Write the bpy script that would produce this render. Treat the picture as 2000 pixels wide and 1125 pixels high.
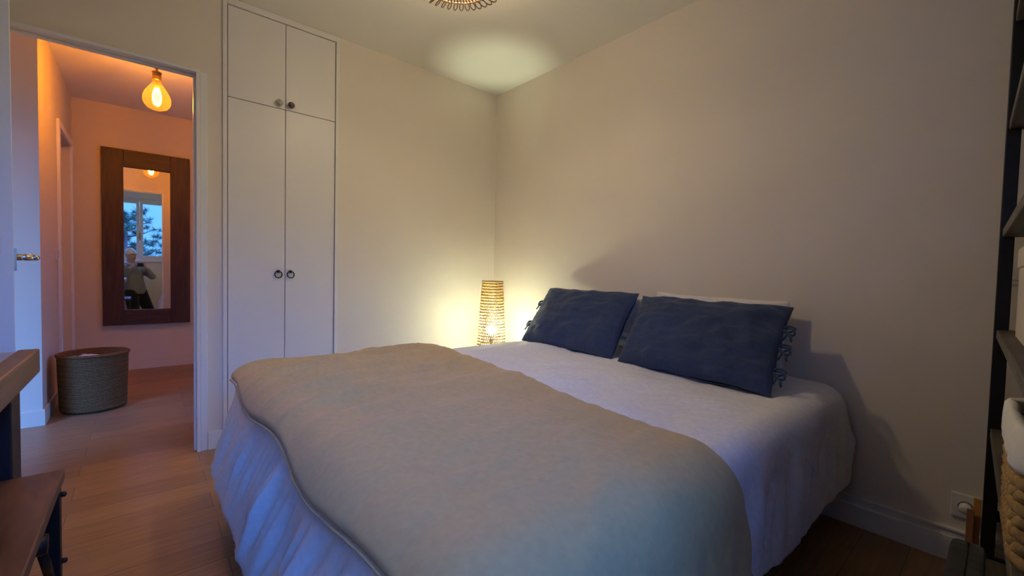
import bpy, math, random
from mathutils import Vector, Matrix, noise
random.seed(7)
S = bpy.context.scene
for o in list(bpy.data.objects): bpy.data.objects.remove(o)
COL = S.collection
PI = math.pi

# ---------------------------------------------------------------- camera
CAM = Vector((2.8754, -2.2585, 1.0217))
cd = bpy.data.cameras.new('camera'); cam = bpy.data.objects.new('camera', cd); COL.objects.link(cam)
RIGHT = Vector((0.65049, 0.75916, 0.02322)); UP = Vector((-0.04185, 0.0053, 0.99911)); FWD = Vector((-0.75836, 0.65088, -0.03522))
m = Matrix.Identity(4)
for i in range(3):
    m[i][0] = RIGHT[i]; m[i][1] = UP[i]; m[i][2] = -FWD[i]; m[i][3] = CAM[i]
cam.matrix_world = m
cd.sensor_fit = 'HORIZONTAL'; cd.sensor_width = 36.0; cd.lens = 36.0*839.5/2000
cd.clip_start = 0.02; cd.clip_end = 200
S.camera = cam

# ---------------------------------------------------------------- sky, exposure, light levels
SKY = 25.0            # dusk sky through the window
LAMP_W = 60.0        # corner floor lamp
PEND_W = 24.0        # bedroom ceiling lamp
HALL_W = 25.0        # hall bulb
S.view_settings.view_transform = 'Standard'; S.view_settings.look = 'None'
S.view_settings.exposure = 0.0; S.view_settings.gamma = 1.0; S.view_settings.use_curve_mapping = False
w = bpy.data.worlds.new('dusk_sky'); S.world = w; w.use_nodes = True
nt = w.node_tree; nt.nodes.clear()
out = nt.nodes.new('ShaderNodeOutputWorld'); bg = nt.nodes.new('ShaderNodeBackground')
tc = nt.nodes.new('ShaderNodeTexCoord'); sp = nt.nodes.new('ShaderNodeSeparateXYZ'); rp = nt.nodes.new('ShaderNodeValToRGB')
nt.links.new(tc.outputs['Generated'], sp.inputs[0]); nt.links.new(sp.outputs['Z'], rp.inputs[0])
cr = rp.color_ramp
cr.elements[0].position = 0.0; cr.elements[0].color = (0.006, 0.010, 0.010, 1)
cr.elements[1].position = 1.0; cr.elements[1].color = (0.06, 0.24, 1.0, 1)
e = cr.elements.new(0.015); e.color = (0.010, 0.032, 0.075, 1)
e = cr.elements.new(0.17); e.color = (0.010, 0.034, 0.082, 1)
e = cr.elements.new(0.33); e.color = (0.07, 0.25, 0.95, 1)
bg.inputs['Strength'].default_value = SKY
nt.links.new(rp.outputs[0], bg.inputs[0]); nt.links.new(bg.outputs[0], out.inputs[0])

# ---------------------------------------------------------------- materials
def newmat(name):
    mt = bpy.data.materials.new(name); mt.use_nodes = True
    n = mt.node_tree; b = n.nodes['Principled BSDF']
    return mt, n, b
def tcoord(n, scale=(1, 1, 1), rot=(0, 0, 0)):
    t = n.nodes.new('ShaderNodeTexCoord'); mp = n.nodes.new('ShaderNodeMapping')
    mp.inputs['Scale'].default_value = scale; mp.inputs['Rotation'].default_value = rot
    n.links.new(t.outputs['Object'], mp.inputs[0]); return mp.outputs[0]
def plain(name, col, rough=0.6, metal=0.0, var=0.0, vscale=8.0, bump=0.0, bscale=200.0, spec=0.5, sheen=0.0, stretch=(1, 1, 1)):
    mt, n, b = newmat(name)
    b.inputs['Base Color'].default_value = (*col, 1); b.inputs['Roughness'].default_value = rough
    b.inputs['Metallic'].default_value = metal; b.inputs['Specular IOR Level'].default_value = spec
    if sheen: b.inputs['Sheen Weight'].default_value = sheen
    if var > 0:
        v = tcoord(n, stretch); ns = n.nodes.new('ShaderNodeTexNoise'); ns.inputs['Scale'].default_value = vscale; ns.inputs['Detail'].default_value = 6
        n.links.new(v, ns.inputs['Vector'])
        r = n.nodes.new('ShaderNodeValToRGB'); r.color_ramp.elements[0].position = 0.3; r.color_ramp.elements[1].position = 0.7
        r.color_ramp.elements[0].color = (*[c*(1-var) for c in col], 1); r.color_ramp.elements[1].color = (*[min(1, c*(1+var)) for c in col], 1)
        n.links.new(ns.outputs[0], r.inputs[0]); n.links.new(r.outputs[0], b.inputs['Base Color'])
    if bump > 0:
        v = tcoord(n, stretch); ns = n.nodes.new('ShaderNodeTexNoise'); ns.inputs['Scale'].default_value = bscale; ns.inputs['Detail'].default_value = 3
        n.links.new(v, ns.inputs['Vector']); bp = n.nodes.new('ShaderNodeBump'); bp.inputs['Strength'].default_value = bump; bp.inputs['Distance'].default_value = 0.004
        n.links.new(ns.outputs[0], bp.inputs['Height']); n.links.new(bp.outputs[0], b.inputs['Normal'])
    return mt
def fabric(name, col, weave=900.0, bump=0.25, var=0.06, wr=14.0, wrb=0.25):
    mt, n, b = newmat(name)
    b.inputs['Roughness'].default_value = 0.9; b.inputs['Specular IOR Level'].default_value = 0.15; b.inputs['Sheen Weight'].default_value = 0.15
    v = tcoord(n)
    ns = n.nodes.new('ShaderNodeTexNoise'); ns.inputs['Scale'].default_value = 60; ns.inputs['Detail'].default_value = 4; n.links.new(v, ns.inputs['Vector'])
    r = n.nodes.new('ShaderNodeValToRGB'); r.color_ramp.elements[0].position = 0.3; r.color_ramp.elements[1].position = 0.7
    r.color_ramp.elements[0].color = (*[c*(1-var) for c in col], 1); r.color_ramp.elements[1].color = (*[min(1, c*(1+var)) for c in col], 1)
    n.links.new(ns.outputs[0], r.inputs[0]); n.links.new(r.outputs[0], b.inputs['Base Color'])
    w1 = n.nodes.new('ShaderNodeTexNoise'); w1.inputs['Scale'].default_value = wr; w1.inputs['Detail'].default_value = 5; n.links.new(v, w1.inputs['Vector'])
    b1 = n.nodes.new('ShaderNodeBump'); b1.inputs['Strength'].default_value = wrb; b1.inputs['Distance'].default_value = 0.02
    n.links.new(w1.outputs[0], b1.inputs['Height'])
    w2 = n.nodes.new('ShaderNodeTexNoise'); w2.inputs['Scale'].default_value = weave*0.4; n.links.new(v, w2.inputs['Vector'])
    b2 = n.nodes.new('ShaderNodeBump'); b2.inputs['Strength'].default_value = bump; b2.inputs['Distance'].default_value = 0.001
    n.links.new(w2.outputs[0], b2.inputs['Height']); n.links.new(b1.outputs[0], b2.inputs['Normal']); n.links.new(b2.outputs[0], b.inputs['Normal'])
    return mt
def wood(name, c1, c2, scale=6.0, stretch=(1, 12, 12), rough=0.5):
    mt, n, b = newmat(name); b.inputs['Roughness'].default_value = rough
    v = tcoord(n, stretch); ns = n.nodes.new('ShaderNodeTexNoise'); ns.inputs['Scale'].default_value = scale; ns.inputs['Detail'].default_value = 8; ns.inputs['Distortion'].default_value = 0.6
    n.links.new(v, ns.inputs['Vector'])
    r = n.nodes.new('ShaderNodeValToRGB'); r.color_ramp.elements[0].position = 0.3; r.color_ramp.elements[1].position = 0.72
    r.color_ramp.elements[0].color = (*c1, 1); r.color_ramp.elements[1].color = (*c2, 1)
    n.links.new(ns.outputs[0], r.inputs[0]); n.links.new(r.outputs[0], b.inputs['Base Color'])
    bp = n.nodes.new('ShaderNodeBump'); bp.inputs['Strength'].default_value = 0.25; bp.inputs['Distance'].default_value = 0.003
    n.links.new(ns.outputs[0], bp.inputs['Height']); n.links.new(bp.outputs[0], b.inputs['Normal'])
    return mt
def parquet():
    mt, n, b = newmat('oak_floorboards'); b.inputs['Roughness'].default_value = 0.38
    v = tcoord(n, (1, 1, 1), (0, 0, PI/2))
    br = n.nodes.new('ShaderNodeTexBrick'); br.inputs['Scale'].default_value = 1.0
    br.inputs['Brick Width'].default_value = 1.25; br.inputs['Row Height'].default_value = 0.14; br.inputs['Mortar Size'].default_value = 0.0012
    br.inputs['Color1'].default_value = (0.37, 0.205, 0.085, 1); br.inputs['Color2'].default_value = (0.28, 0.15, 0.06, 1); br.inputs['Mortar'].default_value = (0.11, 0.06, 0.03, 1)
    br.offset = 0.37; br.squash = 1.0
    n.links.new(v, br.inputs['Vector'])
    v2 = tcoord(n, (14, 1.2, 1)); ns = n.nodes.new('ShaderNodeTexNoise'); ns.inputs['Scale'].default_value = 5; ns.inputs['Detail'].default_value = 8; n.links.new(v2, ns.inputs['Vector'])
    mx = n.nodes.new('ShaderNodeMix'); mx.data_type = 'RGBA'; mx.blend_type = 'MULTIPLY'; mx.inputs['Factor'].default_value = 0.5
    r = n.nodes.new('ShaderNodeValToRGB'); r.color_ramp.elements[0].color = (0.55, 0.55, 0.55, 1); r.color_ramp.elements[1].color = (1.2, 1.2, 1.2, 1)
    r.color_ramp.elements[0].position = 0.3; r.color_ramp.elements[1].position = 0.7
    n.links.new(ns.outputs[0], r.inputs[0]); n.links.new(br.outputs[0], mx.inputs['A']); n.links.new(r.outputs[0], mx.inputs['B'])
    n.links.new(mx.outputs['Result'], b.inputs['Base Color'])
    return mt
def emit(name, col, strength):
    mt = bpy.data.materials.new(name); mt.use_nodes = True; n = mt.node_tree; n.nodes.clear()
    o = n.nodes.new('ShaderNodeOutputMaterial'); em = n.nodes.new('ShaderNodeEmission')
    em.inputs[0].default_value = (*col, 1); em.inputs[1].default_value = strength; n.links.new(em.outputs[0], o.inputs[0]); return mt
def glass(name, tint, refl=0.08, haze=0.0):
    mt = bpy.data.materials.new(name); mt.use_nodes = True; n = mt.node_tree; n.nodes.clear()
    o = n.nodes.new('ShaderNodeOutputMaterial'); t = n.nodes.new('ShaderNodeBsdfTransparent'); t.inputs[0].default_value = (*tint, 1)
    g = n.nodes.new('ShaderNodeBsdfGlossy'); g.inputs['Roughness'].default_value = 0.02
    lw = n.nodes.new('ShaderNodeLayerWeight'); lw.inputs[0].default_value = 0.25
    mu = n.nodes.new('ShaderNodeMath'); mu.operation = 'MULTIPLY_ADD'; mu.inputs[1].default_value = 0.7; mu.inputs[2].default_value = refl*0.4
    mx = n.nodes.new('ShaderNodeMixShader'); n.links.new(lw.outputs['Fresnel'], mu.inputs[0]); n.links.new(mu.outputs[0], mx.inputs[0])
    src = t.outputs[0]
    if haze:
        tl = n.nodes.new('ShaderNodeBsdfTranslucent'); tl.inputs[0].default_value = (*tint, 1); m2 = n.nodes.new('ShaderNodeMixShader'); m2.inputs[0].default_value = haze
        n.links.new(t.outputs[0], m2.inputs[1]); n.links.new(tl.outputs[0], m2.inputs[2]); src = m2.outputs[0]; mu.inputs[1].default_value = 0.25
    n.links.new(src, mx.inputs[1]); n.links.new(g.outputs[0], mx.inputs[2])
    n.links.new(mx.outputs[0], o.inputs[0])
    return mt
def weave(name, c1, c2, su, sv, rough=0.8):
    mt, n, b = newmat(name); b.inputs['Roughness'].default_value = rough; b.inputs['Specular IOR Level'].default_value = 0.2
    v = tcoord(n)
    wv = n.nodes.new('ShaderNodeTexWave'); wv.bands_direction = 'Z'; wv.inputs['Scale'].default_value = sv; wv.inputs['Distortion'].default_value = 1.5; wv.inputs['Detail Scale'].default_value = 6; n.links.new(v, wv.inputs['Vector'])
    ns = n.nodes.new('ShaderNodeTexNoise'); ns.inputs['Scale'].default_value = su; ns.inputs['Detail'].default_value = 5; n.links.new(v, ns.inputs['Vector'])
    ad = n.nodes.new('ShaderNodeMath'); ad.operation = 'MULTIPLY'; n.links.new(wv.outputs[0], ad.inputs[0]); n.links.new(ns.outputs[0], ad.inputs[1])
    r = n.nodes.new('ShaderNodeValToRGB'); r.color_ramp.elements[0].color = (*c1, 1); r.color_ramp.elements[1].color = (*c2, 1); r.color_ramp.elements[1].position = 0.6
    n.links.new(ad.outputs[0], r.inputs[0]); n.links.new(r.outputs[0], b.inputs['Base Color'])
    bp = n.nodes.new('ShaderNodeBump'); bp.inputs['Strength'].default_value = 0.7; bp.inputs['Distance'].default_value = 0.006
    n.links.new(ad.outputs[0], bp.inputs['Height']); n.links.new(bp.outputs[0], b.inputs['Normal'])
    return mt

M = {}
M['wall'] = plain('wall_paint', (0.77, 0.695, 0.60), 0.75, var=0.012, vscale=3, bump=0.06, bscale=300, spec=0.2)
M['ceil'] = plain('ceiling_paint', (0.82, 0.80, 0.73), 0.85, bump=0.05, bscale=250, spec=0.15)
M['hallwall'] = plain('hall_paint', (0.70, 0.60, 0.42), 0.7, bump=0.06, bscale=300, spec=0.2)
M['white'] = plain('white_lacquer', (0.76, 0.74, 0.71), 0.4, spec=0.4)
M['trim'] = plain('white_trim', (0.78, 0.765, 0.74), 0.35, spec=0.4)
M['floor'] = parquet()
M['shadowgap'] = plain('dark_gap', (0.06, 0.05, 0.045), 0.9)
M['blackmetal'] = plain('black_metal', (0.012, 0.011, 0.012), 0.45, metal=0.3, var=0.2, vscale=30)
M['iron'] = plain('black_iron', (0.03, 0.028, 0.03), 0.4, metal=0.6)
M['nickel'] = plain('brushed_nickel', (0.62, 0.60, 0.58), 0.25, metal=1.0)
M['porcelain'] = plain('speckled_knob', (0.42, 0.39, 0.31), 0.3, var=0.45, vscale=90)
M['darkknob'] = plain('bronze_knob', (0.13, 0.10, 0.075), 0.35, var=0.5, vscale=80, metal=0.4)
M['duvet'] = fabric('white_linen', (0.80, 0.79, 0.80), wr=9, wrb=0.12)
M['throw'] = fabric('taupe_linen', (0.56, 0.40, 0.18), wr=10, wrb=0.06)
M['navy'] = fabric('navy_linen', (0.036, 0.056, 0.115), wr=9, wrb=0.22, var=0.12)
M['whitepillow'] = fabric('white_cotton', (0.74, 0.70, 0.68), wr=9, wrb=0.2)
M['mattress'] = fabric('mattress_ticking', (0.7, 0.7, 0.7))
M['darkfab'] = fabric('charcoal_fabric', (0.030, 0.031, 0.033), var=0.1)
M['bamboo'] = plain('bamboo_strip', (0.62, 0.42, 0.16), 0.5, var=0.15, vscale=40)
M['rattan'] = plain('brown_rattan', (0.16, 0.085, 0.04), 0.5, var=0.3, vscale=60)
M['mirrorwood'] = wood('dark_reclaimed_wood', (0.030, 0.011, 0.004), (0.080, 0.031, 0.012), 4.0, (10, 10, 1))
M['mirrorwoodh'] = wood('dark_reclaimed_wood_across', (0.030, 0.011, 0.004), (0.080, 0.031, 0.012), 4.0, (10, 1, 10))
M['deskedge'] = wood('walnut_edge', (0.10, 0.055, 0.03), (0.24, 0.145, 0.08), 3.0, (1, 10, 10))
M['desktop'] = wood('wood_top_grey_sheen', (0.22, 0.19, 0.165), (0.34, 0.30, 0.27), 3.0, (1, 10, 10), 0.3)  # grey tone paints the sheen of reflected light into the wood colour
M['deskleg'] = wood('near_black_wood', (0.012, 0.009, 0.010), (0.035, 0.024, 0.022), 3.0, (8, 8, 1))
M['bench'] = wood('dark_mango_wood', (0.045, 0.02, 0.012), (0.16, 0.08, 0.045), 3.5, (1.5, 7, 7), 0.4)
M['shelfwood'] = wood('weathered_shelf_wood', (0.055, 0.045, 0.035), (0.16, 0.13, 0.10), 3.0, (10, 1, 10))
M['seagrass'] = weave('seagrass_weave', (0.085, 0.036, 0.010), (0.32, 0.16, 0.05), 110, 30)
M['hyacinth'] = plain('water_hyacinth', (0.36, 0.215, 0.075), 0.75, var=0.35, vscale=60, bump=0.4, bscale=150)
M['liner'] = fabric('white_liner', (0.75, 0.72, 0.68))
M['cream'] = plain('cream_card', (0.66, 0.60, 0.50), 0.6)
M['orange'] = plain('orange_card', (0.55, 0.22, 0.05), 0.7, var=0.1)
M['brown'] = plain('brown_card', (0.30, 0.12, 0.045), 0.7, var=0.1)
M['red'] = plain('red_cloth', (0.30, 0.02, 0.025), 0.6)
M['plastic'] = plain('white_plastic', (0.72, 0.71, 0.68), 0.35)
M['brass'] = plain('aged_brass', (0.45, 0.27, 0.10), 0.35, metal=0.9)
M['mirror'] = plain('silvered_glass', (0.86, 0.87, 0.88), 0.015, metal=1.0)
M['pane'] = glass('window_glass', (0.96, 0.98, 0.98))
M['amber'] = glass('amber_glass', (1.0, 0.70, 0.45), 0.02, 0.022)
M['skin'] = plain('skin', (0.50, 0.28, 0.20), 0.55, var=0.08, vscale=20)
M['hair'] = plain('white_hair', (0.72, 0.71, 0.70), 0.7, var=0.15, vscale=80, bump=0.5, bscale=120)
M['sweater'] = fabric('grey_green_knit', (0.22, 0.215, 0.185), wr=20, wrb=0.3)
M['trousers'] = fabric('black_cotton', (0.012, 0.012, 0.016))
M['shirt'] = fabric('pale_blue_cotton', (0.45, 0.53, 0.64))
M['bark'] = plain('pine_bark', (0.05, 0.035, 0.025), 0.9, var=0.3)
M['needles'] = plain('pine_needles', (0.05, 0.11, 0.06), 0.6, var=0.4, vscale=3)
M['purple'] = plain('dark_plum_case', (0.035, 0.018, 0.03), 0.5)

# ---------------------------------------------------------------- mesh builder
class MB:
    def __init__(s): s.v = []; s.f = []; s.sm = []
    def add(s, vs, fs, smooth=False):
        k = len(s.v); s.v += [tuple(v) for v in vs]; s.f += [tuple(i+k for i in f) for f in fs]; s.sm += [smooth]*len(fs); return s
    def box(s, x0, x1, y0, y1, z0, z1, mat=None):
        vs = [Vector((x, y, z)) for z in (z0, z1) for y in (y0, y1) for x in (x0, x1)]
        if mat is not None: vs = [mat @ v for v in vs]
        return s.add(vs, [(0, 2, 3, 1), (4, 5, 7, 6), (0, 1, 5, 4), (2, 6, 7, 3), (0, 4, 6, 2), (1, 3, 7, 5)])
    def rings(s, rings, closed_u=True, cap=True, smooth=True):
        n = len(rings[0]); vs = [p for r in rings for p in r]; fs = []
        for i in range(len(rings)-1):
            for j in range(n if closed_u else n-1):
                a = i*n+j; b = i*n+(j+1) % n; fs.append((a, b, b+n, a+n))
        if cap and closed_u:
            fs.append(tuple(range(n-1, -1, -1))); L = (len(rings)-1)*n; fs.append(tuple(L+j for j in range(n)))
        return s.add(vs, fs, smooth)
    def tube(s, pts, r, n=8, closed=False, cap=True):
        pts = [Vector(p) for p in pts]; rr = r if isinstance(r, (list, tuple)) else [r]*len(pts)
        rings = []; ref = None
        for i, p in enumerate(pts):
            if closed: t = pts[(i+1) % len(pts)]-pts[i-1]
            else: t = pts[min(i+1, len(pts)-1)]-pts[max(i-1, 0)]
            if t.length < 1e-9: t = Vector((0, 0, 1))
            t.normalize()
            if ref is None: ref = Vector((0, 0, 1)) if abs(t.z) < 0.9 else Vector((1, 0, 0))
            u = (ref - t*ref.dot(t)); u.normalize(); ref = u; v = t.cross(u)
            rings.append([p + (u*math.cos(2*PI*k/n)+v*math.sin(2*PI*k/n))*rr[i] for k in range(n)])
        if closed: rings.append(rings[0]); cap = False
        return s.rings(rings, True, cap)
    def lathe(s, prof, n=32, c=(0, 0, 0), axis='z', cap=True):
        rings = []
        for r, h in prof:
            ring = []
            for k in range(n):
                a = 2*PI*k/n; x, y = r*math.cos(a), r*math.sin(a)
                p = {'z': (x, y, h), 'x': (h, x, y), 'y': (y, h, x)}[axis]
                ring.append((p[0]+c[0], p[1]+c[1], p[2]+c[2]))
            rings.append(ring)
        return s.rings(rings, True, cap)
    def build(s, name, mat, parent=None, loc=None, bevel=0.0, subsurf=0):
        me = bpy.data.meshes.new(name); me.from_pydata(s.v, [], s.f); me.update()
        for p, q in zip(me.polygons, s.sm): p.use_smooth = q
        me.materials.append(mat)
        o = bpy.data.objects.new(name, me); COL.objects.link(o)
        if loc is not None: o.location = loc
        if parent is not None: o.parent = parent
        if bevel > 0:
            b = o.modifiers.new('b', 'BEVEL'); b.width = bevel; b.segments = 2; b.limit_method = 'ANGLE'; b.angle_limit = math.radians(40)
        if subsurf:
            b = o.modifiers.new('s', 'SUBSURF'); b.levels = subsurf; b.render_levels = subsurf
        return o
def tag(o, label=None, cat=None, group=None, kind=None):
    if label: o['label'] = label
    if cat: o['category'] = cat
    if group: o['group'] = group
    if kind: o['kind'] = kind
    return o
def thing(name, label, cat, loc=(0, 0, 0), rz=0.0, group=None):
    o = bpy.data.objects.new(name, None); COL.objects.link(o); o.location = loc; o.rotation_euler = (0, 0, rz); o.empty_display_size = 0.05
    return tag(o, label, cat, group)
def struct(name, mb, mat, bevel=0.0, label=None):
    o = mb.build(name, mat, bevel=bevel); o['kind'] = 'structure'
    if label: o['label'] = label
    return o
def fbm(p, oct=3):
    return noise.fractal(Vector(p), 0.6, 2.0, oct)

# ---------------------------------------------------------------- the setting
H = 2.5; YF = -3.1; XR = 3.6; JY = -2.0242; HY = -2.75; DZ = 2.0477
struct('floor', MB().box(-2.75, XR+0.1, -4.1, 0.1, -0.1, 0), M['floor'], label='oak plank floor running into the hall')
struct('ceiling', MB().box(-2.75, XR+0.1, -4.1, 0.1, H, H+0.1), M['ceil'], label='pale plain ceiling')
struct('wall_back', MB().box(-0.08, XR+0.1, 0, 0.1, 0, H), M['wall'], label='beige wall behind the bed head')
WY0, WY1 = -1.922, -1.2979          # wardrobe niche
b = MB(); b.box(-0.08, 0, WY1, 0, 0, H); b.box(-0.08, 0, JY, WY0, 0, H); b.box(-0.08, 0, HY, JY, DZ+0.016, H); b.box(-0.08, 0, YF-0.1, HY, 0, H)
struct('wall_left', b, M['wall'], label='beige wall with wardrobe and doorway')
struct('wall_front', MB().box(0, XR+0.1, YF-0.1, YF, 0, H), M['wall'])
WA, WB, WZ0, WZ1 = -3.02, -1.60, 1.10, 2.36
b = MB(); b.box(XR, XR+0.1, YF, WA, 0, H); b.box(XR, XR+0.1, WB, 0, 0, H); b.box(XR, XR+0.1, WA, WB, 0, WZ0); b.box(XR, XR+0.1, WA, WB, WZ1, H)
struct('wall_right', b, M['wall'])
# hall
struct('wall_hall_end', MB().box(-2.75, -2.65, -2.84, -0.5, 0, H), M['hallwall'], label='hall wall carrying the mirror')
b = MB(); DX0, DX1, D2Z = -2.50, -1.80, 2.03
b.box(-2.65, DX0, -2.84, -2.74, 0, H); b.box(DX1, -1.035, -2.84, -2.74, 0, H); b.box(DX0, DX1, -2.84, -2.74, D2Z, H)
b.box(-1.135, -1.035, -4.1, -2.84, 0, H)
struct('wall_hall_left', b, M['hallwall'], label='hall corner wall beside the doorway')
struct('wall_hall_right', MB().box(-2.65, -0.58, -0.6, -0.5, 0, H), M['hallwall'])
struct('wall_hall_far', MB().box(-1.035, -0.08, -4.1, -4.0, 0, H), M['hallwall'])
# door lining and casing of the bedroom doorway
b = MB(); b.box(-0.08, 0.012, JY-0.016, JY, 0, DZ); b.box(-0.08, 0.012, HY, HY+0.016, 0, DZ); b.box(-0.08, 0.012, HY, JY, DZ, DZ+0.016)
b.box(-0.06, -0.035, JY-0.026, JY-0.016, 0, DZ-0.01)
b.box(-0.06, -0.035, HY, JY, DZ-0.012, DZ)
struct('trim_1', b, M['trim'], bevel=0.002, label='white lining of the open doorway')
b = MB(); b.box(0.0, 0.008, JY, JY+0.032, 0, DZ+0.01)
struct('trim_2', b, M['trim'], bevel=0.003, label='white casing strip beside the doorway')
# baseboards
def board(name, x0, x1, y0, y1, h=0.10): return struct(name, MB().box(x0, x1, y0, y1, 0, h), M['trim'], bevel=0.003)
b = MB(); b.box(0.0, XR, -0.014, 0, 0, 0.092)
b.box(0, 2.62, -0.020, 0, 0.080, 0.090); b.box(0, XR, -0.016, 0, 0.114, 0.124); b.box(0, XR, -0.010, 0, 0.09, 0.115)
struct('baseboard_back', b, M['trim'], bevel=0.002, label='white skirting with cable moulding on the bed wall')
board('baseboard_left', 0, 0.012, WY1+0.003, -0.02)
b = MB(); b.box(0, 0.012, JY+0.033, WY0-0.003, 0, 0.10)
struct('baseboard_left_doorway', b, M['trim'], bevel=0.002)
b = MB(); b.box(-2.65, -2.638, -2.73, -0.6, 0, 0.08); struct('baseboard_hall_end', b, M['hallwall'], bevel=0.002)
b = MB(); b.box(DX1+0.07, -1.035, -2.74, -2.728, 0, 0.10); b.box(-1.035, -1.023, -4.0, -2.728, 0, 0.10)
struct('baseboard_hall_left', b, M['hallwall'], bevel=0.003)
# hall door
b = MB()
b.box(DX1, DX1+0.06, -2.74, -2.722, 0, D2Z+0.05); b.box(DX0-0.06, DX0, -2.74, -2.722, 0, D2Z+0.05); b.box(DX0, DX1, -2.74, -2.722, D2Z-0.0, D2Z+0.05)
struct('trim_3', b, M['trim'], bevel=0.003, label='white frame of the hall door')
d = MB().box(DX0, DX1, -2.83, -2.80, 0.0, D2Z).build('door_2', M['trim']); d['kind'] = 'structure'; d['label'] = 'white door deep in the hall wall'
for za_, zb_ in ((1.15, 1.9), (0.15, 1.0)): MB().box(DX0+0.12, DX1-0.12, -2.80, -2.795, za_, zb_).build('door_panel', M['trim'], d, bevel=0.002)
# bedroom door leaf, opened into the room: seen on its lock edge
ang = math.atan2(-2.580+2.705, 0.73-0.0)
door = bpy.data.objects.new('door_1', None); COL.objects.link(door); door.location = (0.014, -2.705, 0); door.rotation_euler = (0, 0, ang)
door['kind'] = 'structure'; door['label'] = 'white door leaf seen on its lock edge'
MB().box(0.0, 0.738, -0.050, 0, 0.008, 2.035).build('leaf', M['trim'], door, bevel=0.002)
MB().box(0.738, 0.7395, -0.044, -0.026, 1.045, 1.115).build('lock_plate', M['plastic'], door, bevel=0.0005)
MB().box(0.738, 0.741, -0.044, -0.031, 1.020, 1.042).build('latch', M['nickel'], door, bevel=0.0005)
b = MB(); b.box(0.655, 0.700, 0.0, 0.007, 0.99, 1.065)
b.lathe([(0.011, 0), (0.011, 0.04)], 16, (0.678, 0.005, 1.036), 'y')
b.tube([(0.678, 0.045, 1.036), (0.665, 0.052, 1.036), (0.62, 0.053, 1.036), (0.555, 0.053, 1.035)], [0.010, 0.010, 0.009, 0.0085], 12)
b.build('door_handle', M['nickel'], door)['label'] = 'brushed metal lever'
# window
win = bpy.data.objects.new('window_1', None); COL.objects.link(win); win.location = (XR, 0, 0); win['kind'] = 'structure'; win['label'] = 'white two-sash window seen in the mirror'
b = MB(); f = 0.05
b.box(0.0, 0.07, WA, WA+f, WZ0, WZ1); b.box(0.0, 0.07, WB-f, WB, WZ0, WZ1); b.box(0.0, 0.07, WA+f, WB-f, WZ0, WZ0+f); b.box(0.0, 0.07, WA+f, WB-f, WZ1-f, WZ1)
b.build('window_frame', M['trim'], win, bevel=0.003)
MY = -2.31
for y0, y1 in ((WA+f, MY-0.002), (MY+0.002, WB-f)):
    b = MB(); s_ = 0.05
    b.box(-0.012, 0.05, y0, y0+s_, WZ0+f, WZ1-f); b.box(-0.012, 0.05, y1-s_, y1, WZ0+f, WZ1-f)
    b.box(-0.012, 0.05, y0+s_, y1-s_, WZ0+f, WZ0+f+s_); b.box(-0.012, 0.05, y0+s_, y1-s_, WZ1-f-s_, WZ1-f)
    sash = b.build('sash', M['trim'], win, bevel=0.003)
    MB().box(0.016, 0.022, y0+s_, y1-s_, WZ0+f+s_, WZ1-f-s_).build('window_pane', M['pane'], sash)
b = MB(); b.box(-0.018, -0.012, MY-0.012, MY+0.012, 1.56, 1.66); b.tube([(-0.02, MY, 1.62), (-0.05, MY, 1.62), (-0.055, MY, 1.60), (-0.055, MY, 1.50)], 0.008)
b.build('window_handle', M['brass'], win)
struct('trim_4', MB().box(XR-0.12, XR, WA-0.06, WB+0.06, WZ1, WZ1+0.14), M['trim'], bevel=0.004, label='roller shutter box above the window')
struct('trim_5', MB().box(XR-0.05, XR, WA-0.04, WB+0.04, WZ0-0.03, WZ0), M['trim'], bevel=0.004, label='window sill')

# ---------------------------------------------------------------- wardrobe
wd = thing('wardrobe', 'white built-in wardrobe of four flat doors beside the doorway', 'wardrobe', (0, 0, 0))
y0, y1, y2 = -1.8998, -1.608, -1.3196; ZS = 1.9622; ZT = 2.4615
b = MB()
b.box(-0.02, 0.010, WY0, y0-0.002, 0, H-0.001); b.box(-0.02, 0.010, y2+0.002, WY1, 0, H-0.001); b.box(-0.02, 0.010, y0-0.002, y2+0.002, ZT+0.002, H-0.001); b.box(-0.02, 0.008, y0-0.002, y2+0.002, 0, 0.07)
b.build('frame', M['white'], wd, bevel=0.0015)
b = MB(); b.box(-0.56, -0.03, WY0, WY0+0.015, 0, H-0.002); b.box(-0.56, -0.03, WY1-0.015, WY1, 0, H-0.002); b.box(-0.57, -0.56, WY0, WY1, 0, H-0.002)
b.box(-0.56, -0.03, WY0+0.015, WY1-0.015, ZS-0.01, ZS+0.01); b.box(-0.03, -0.025, WY0+0.015, WY1-0.015, 0, H-0.002)
b.build('carcass', M['shadowgap'], wd)
g = 0.0018
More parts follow.
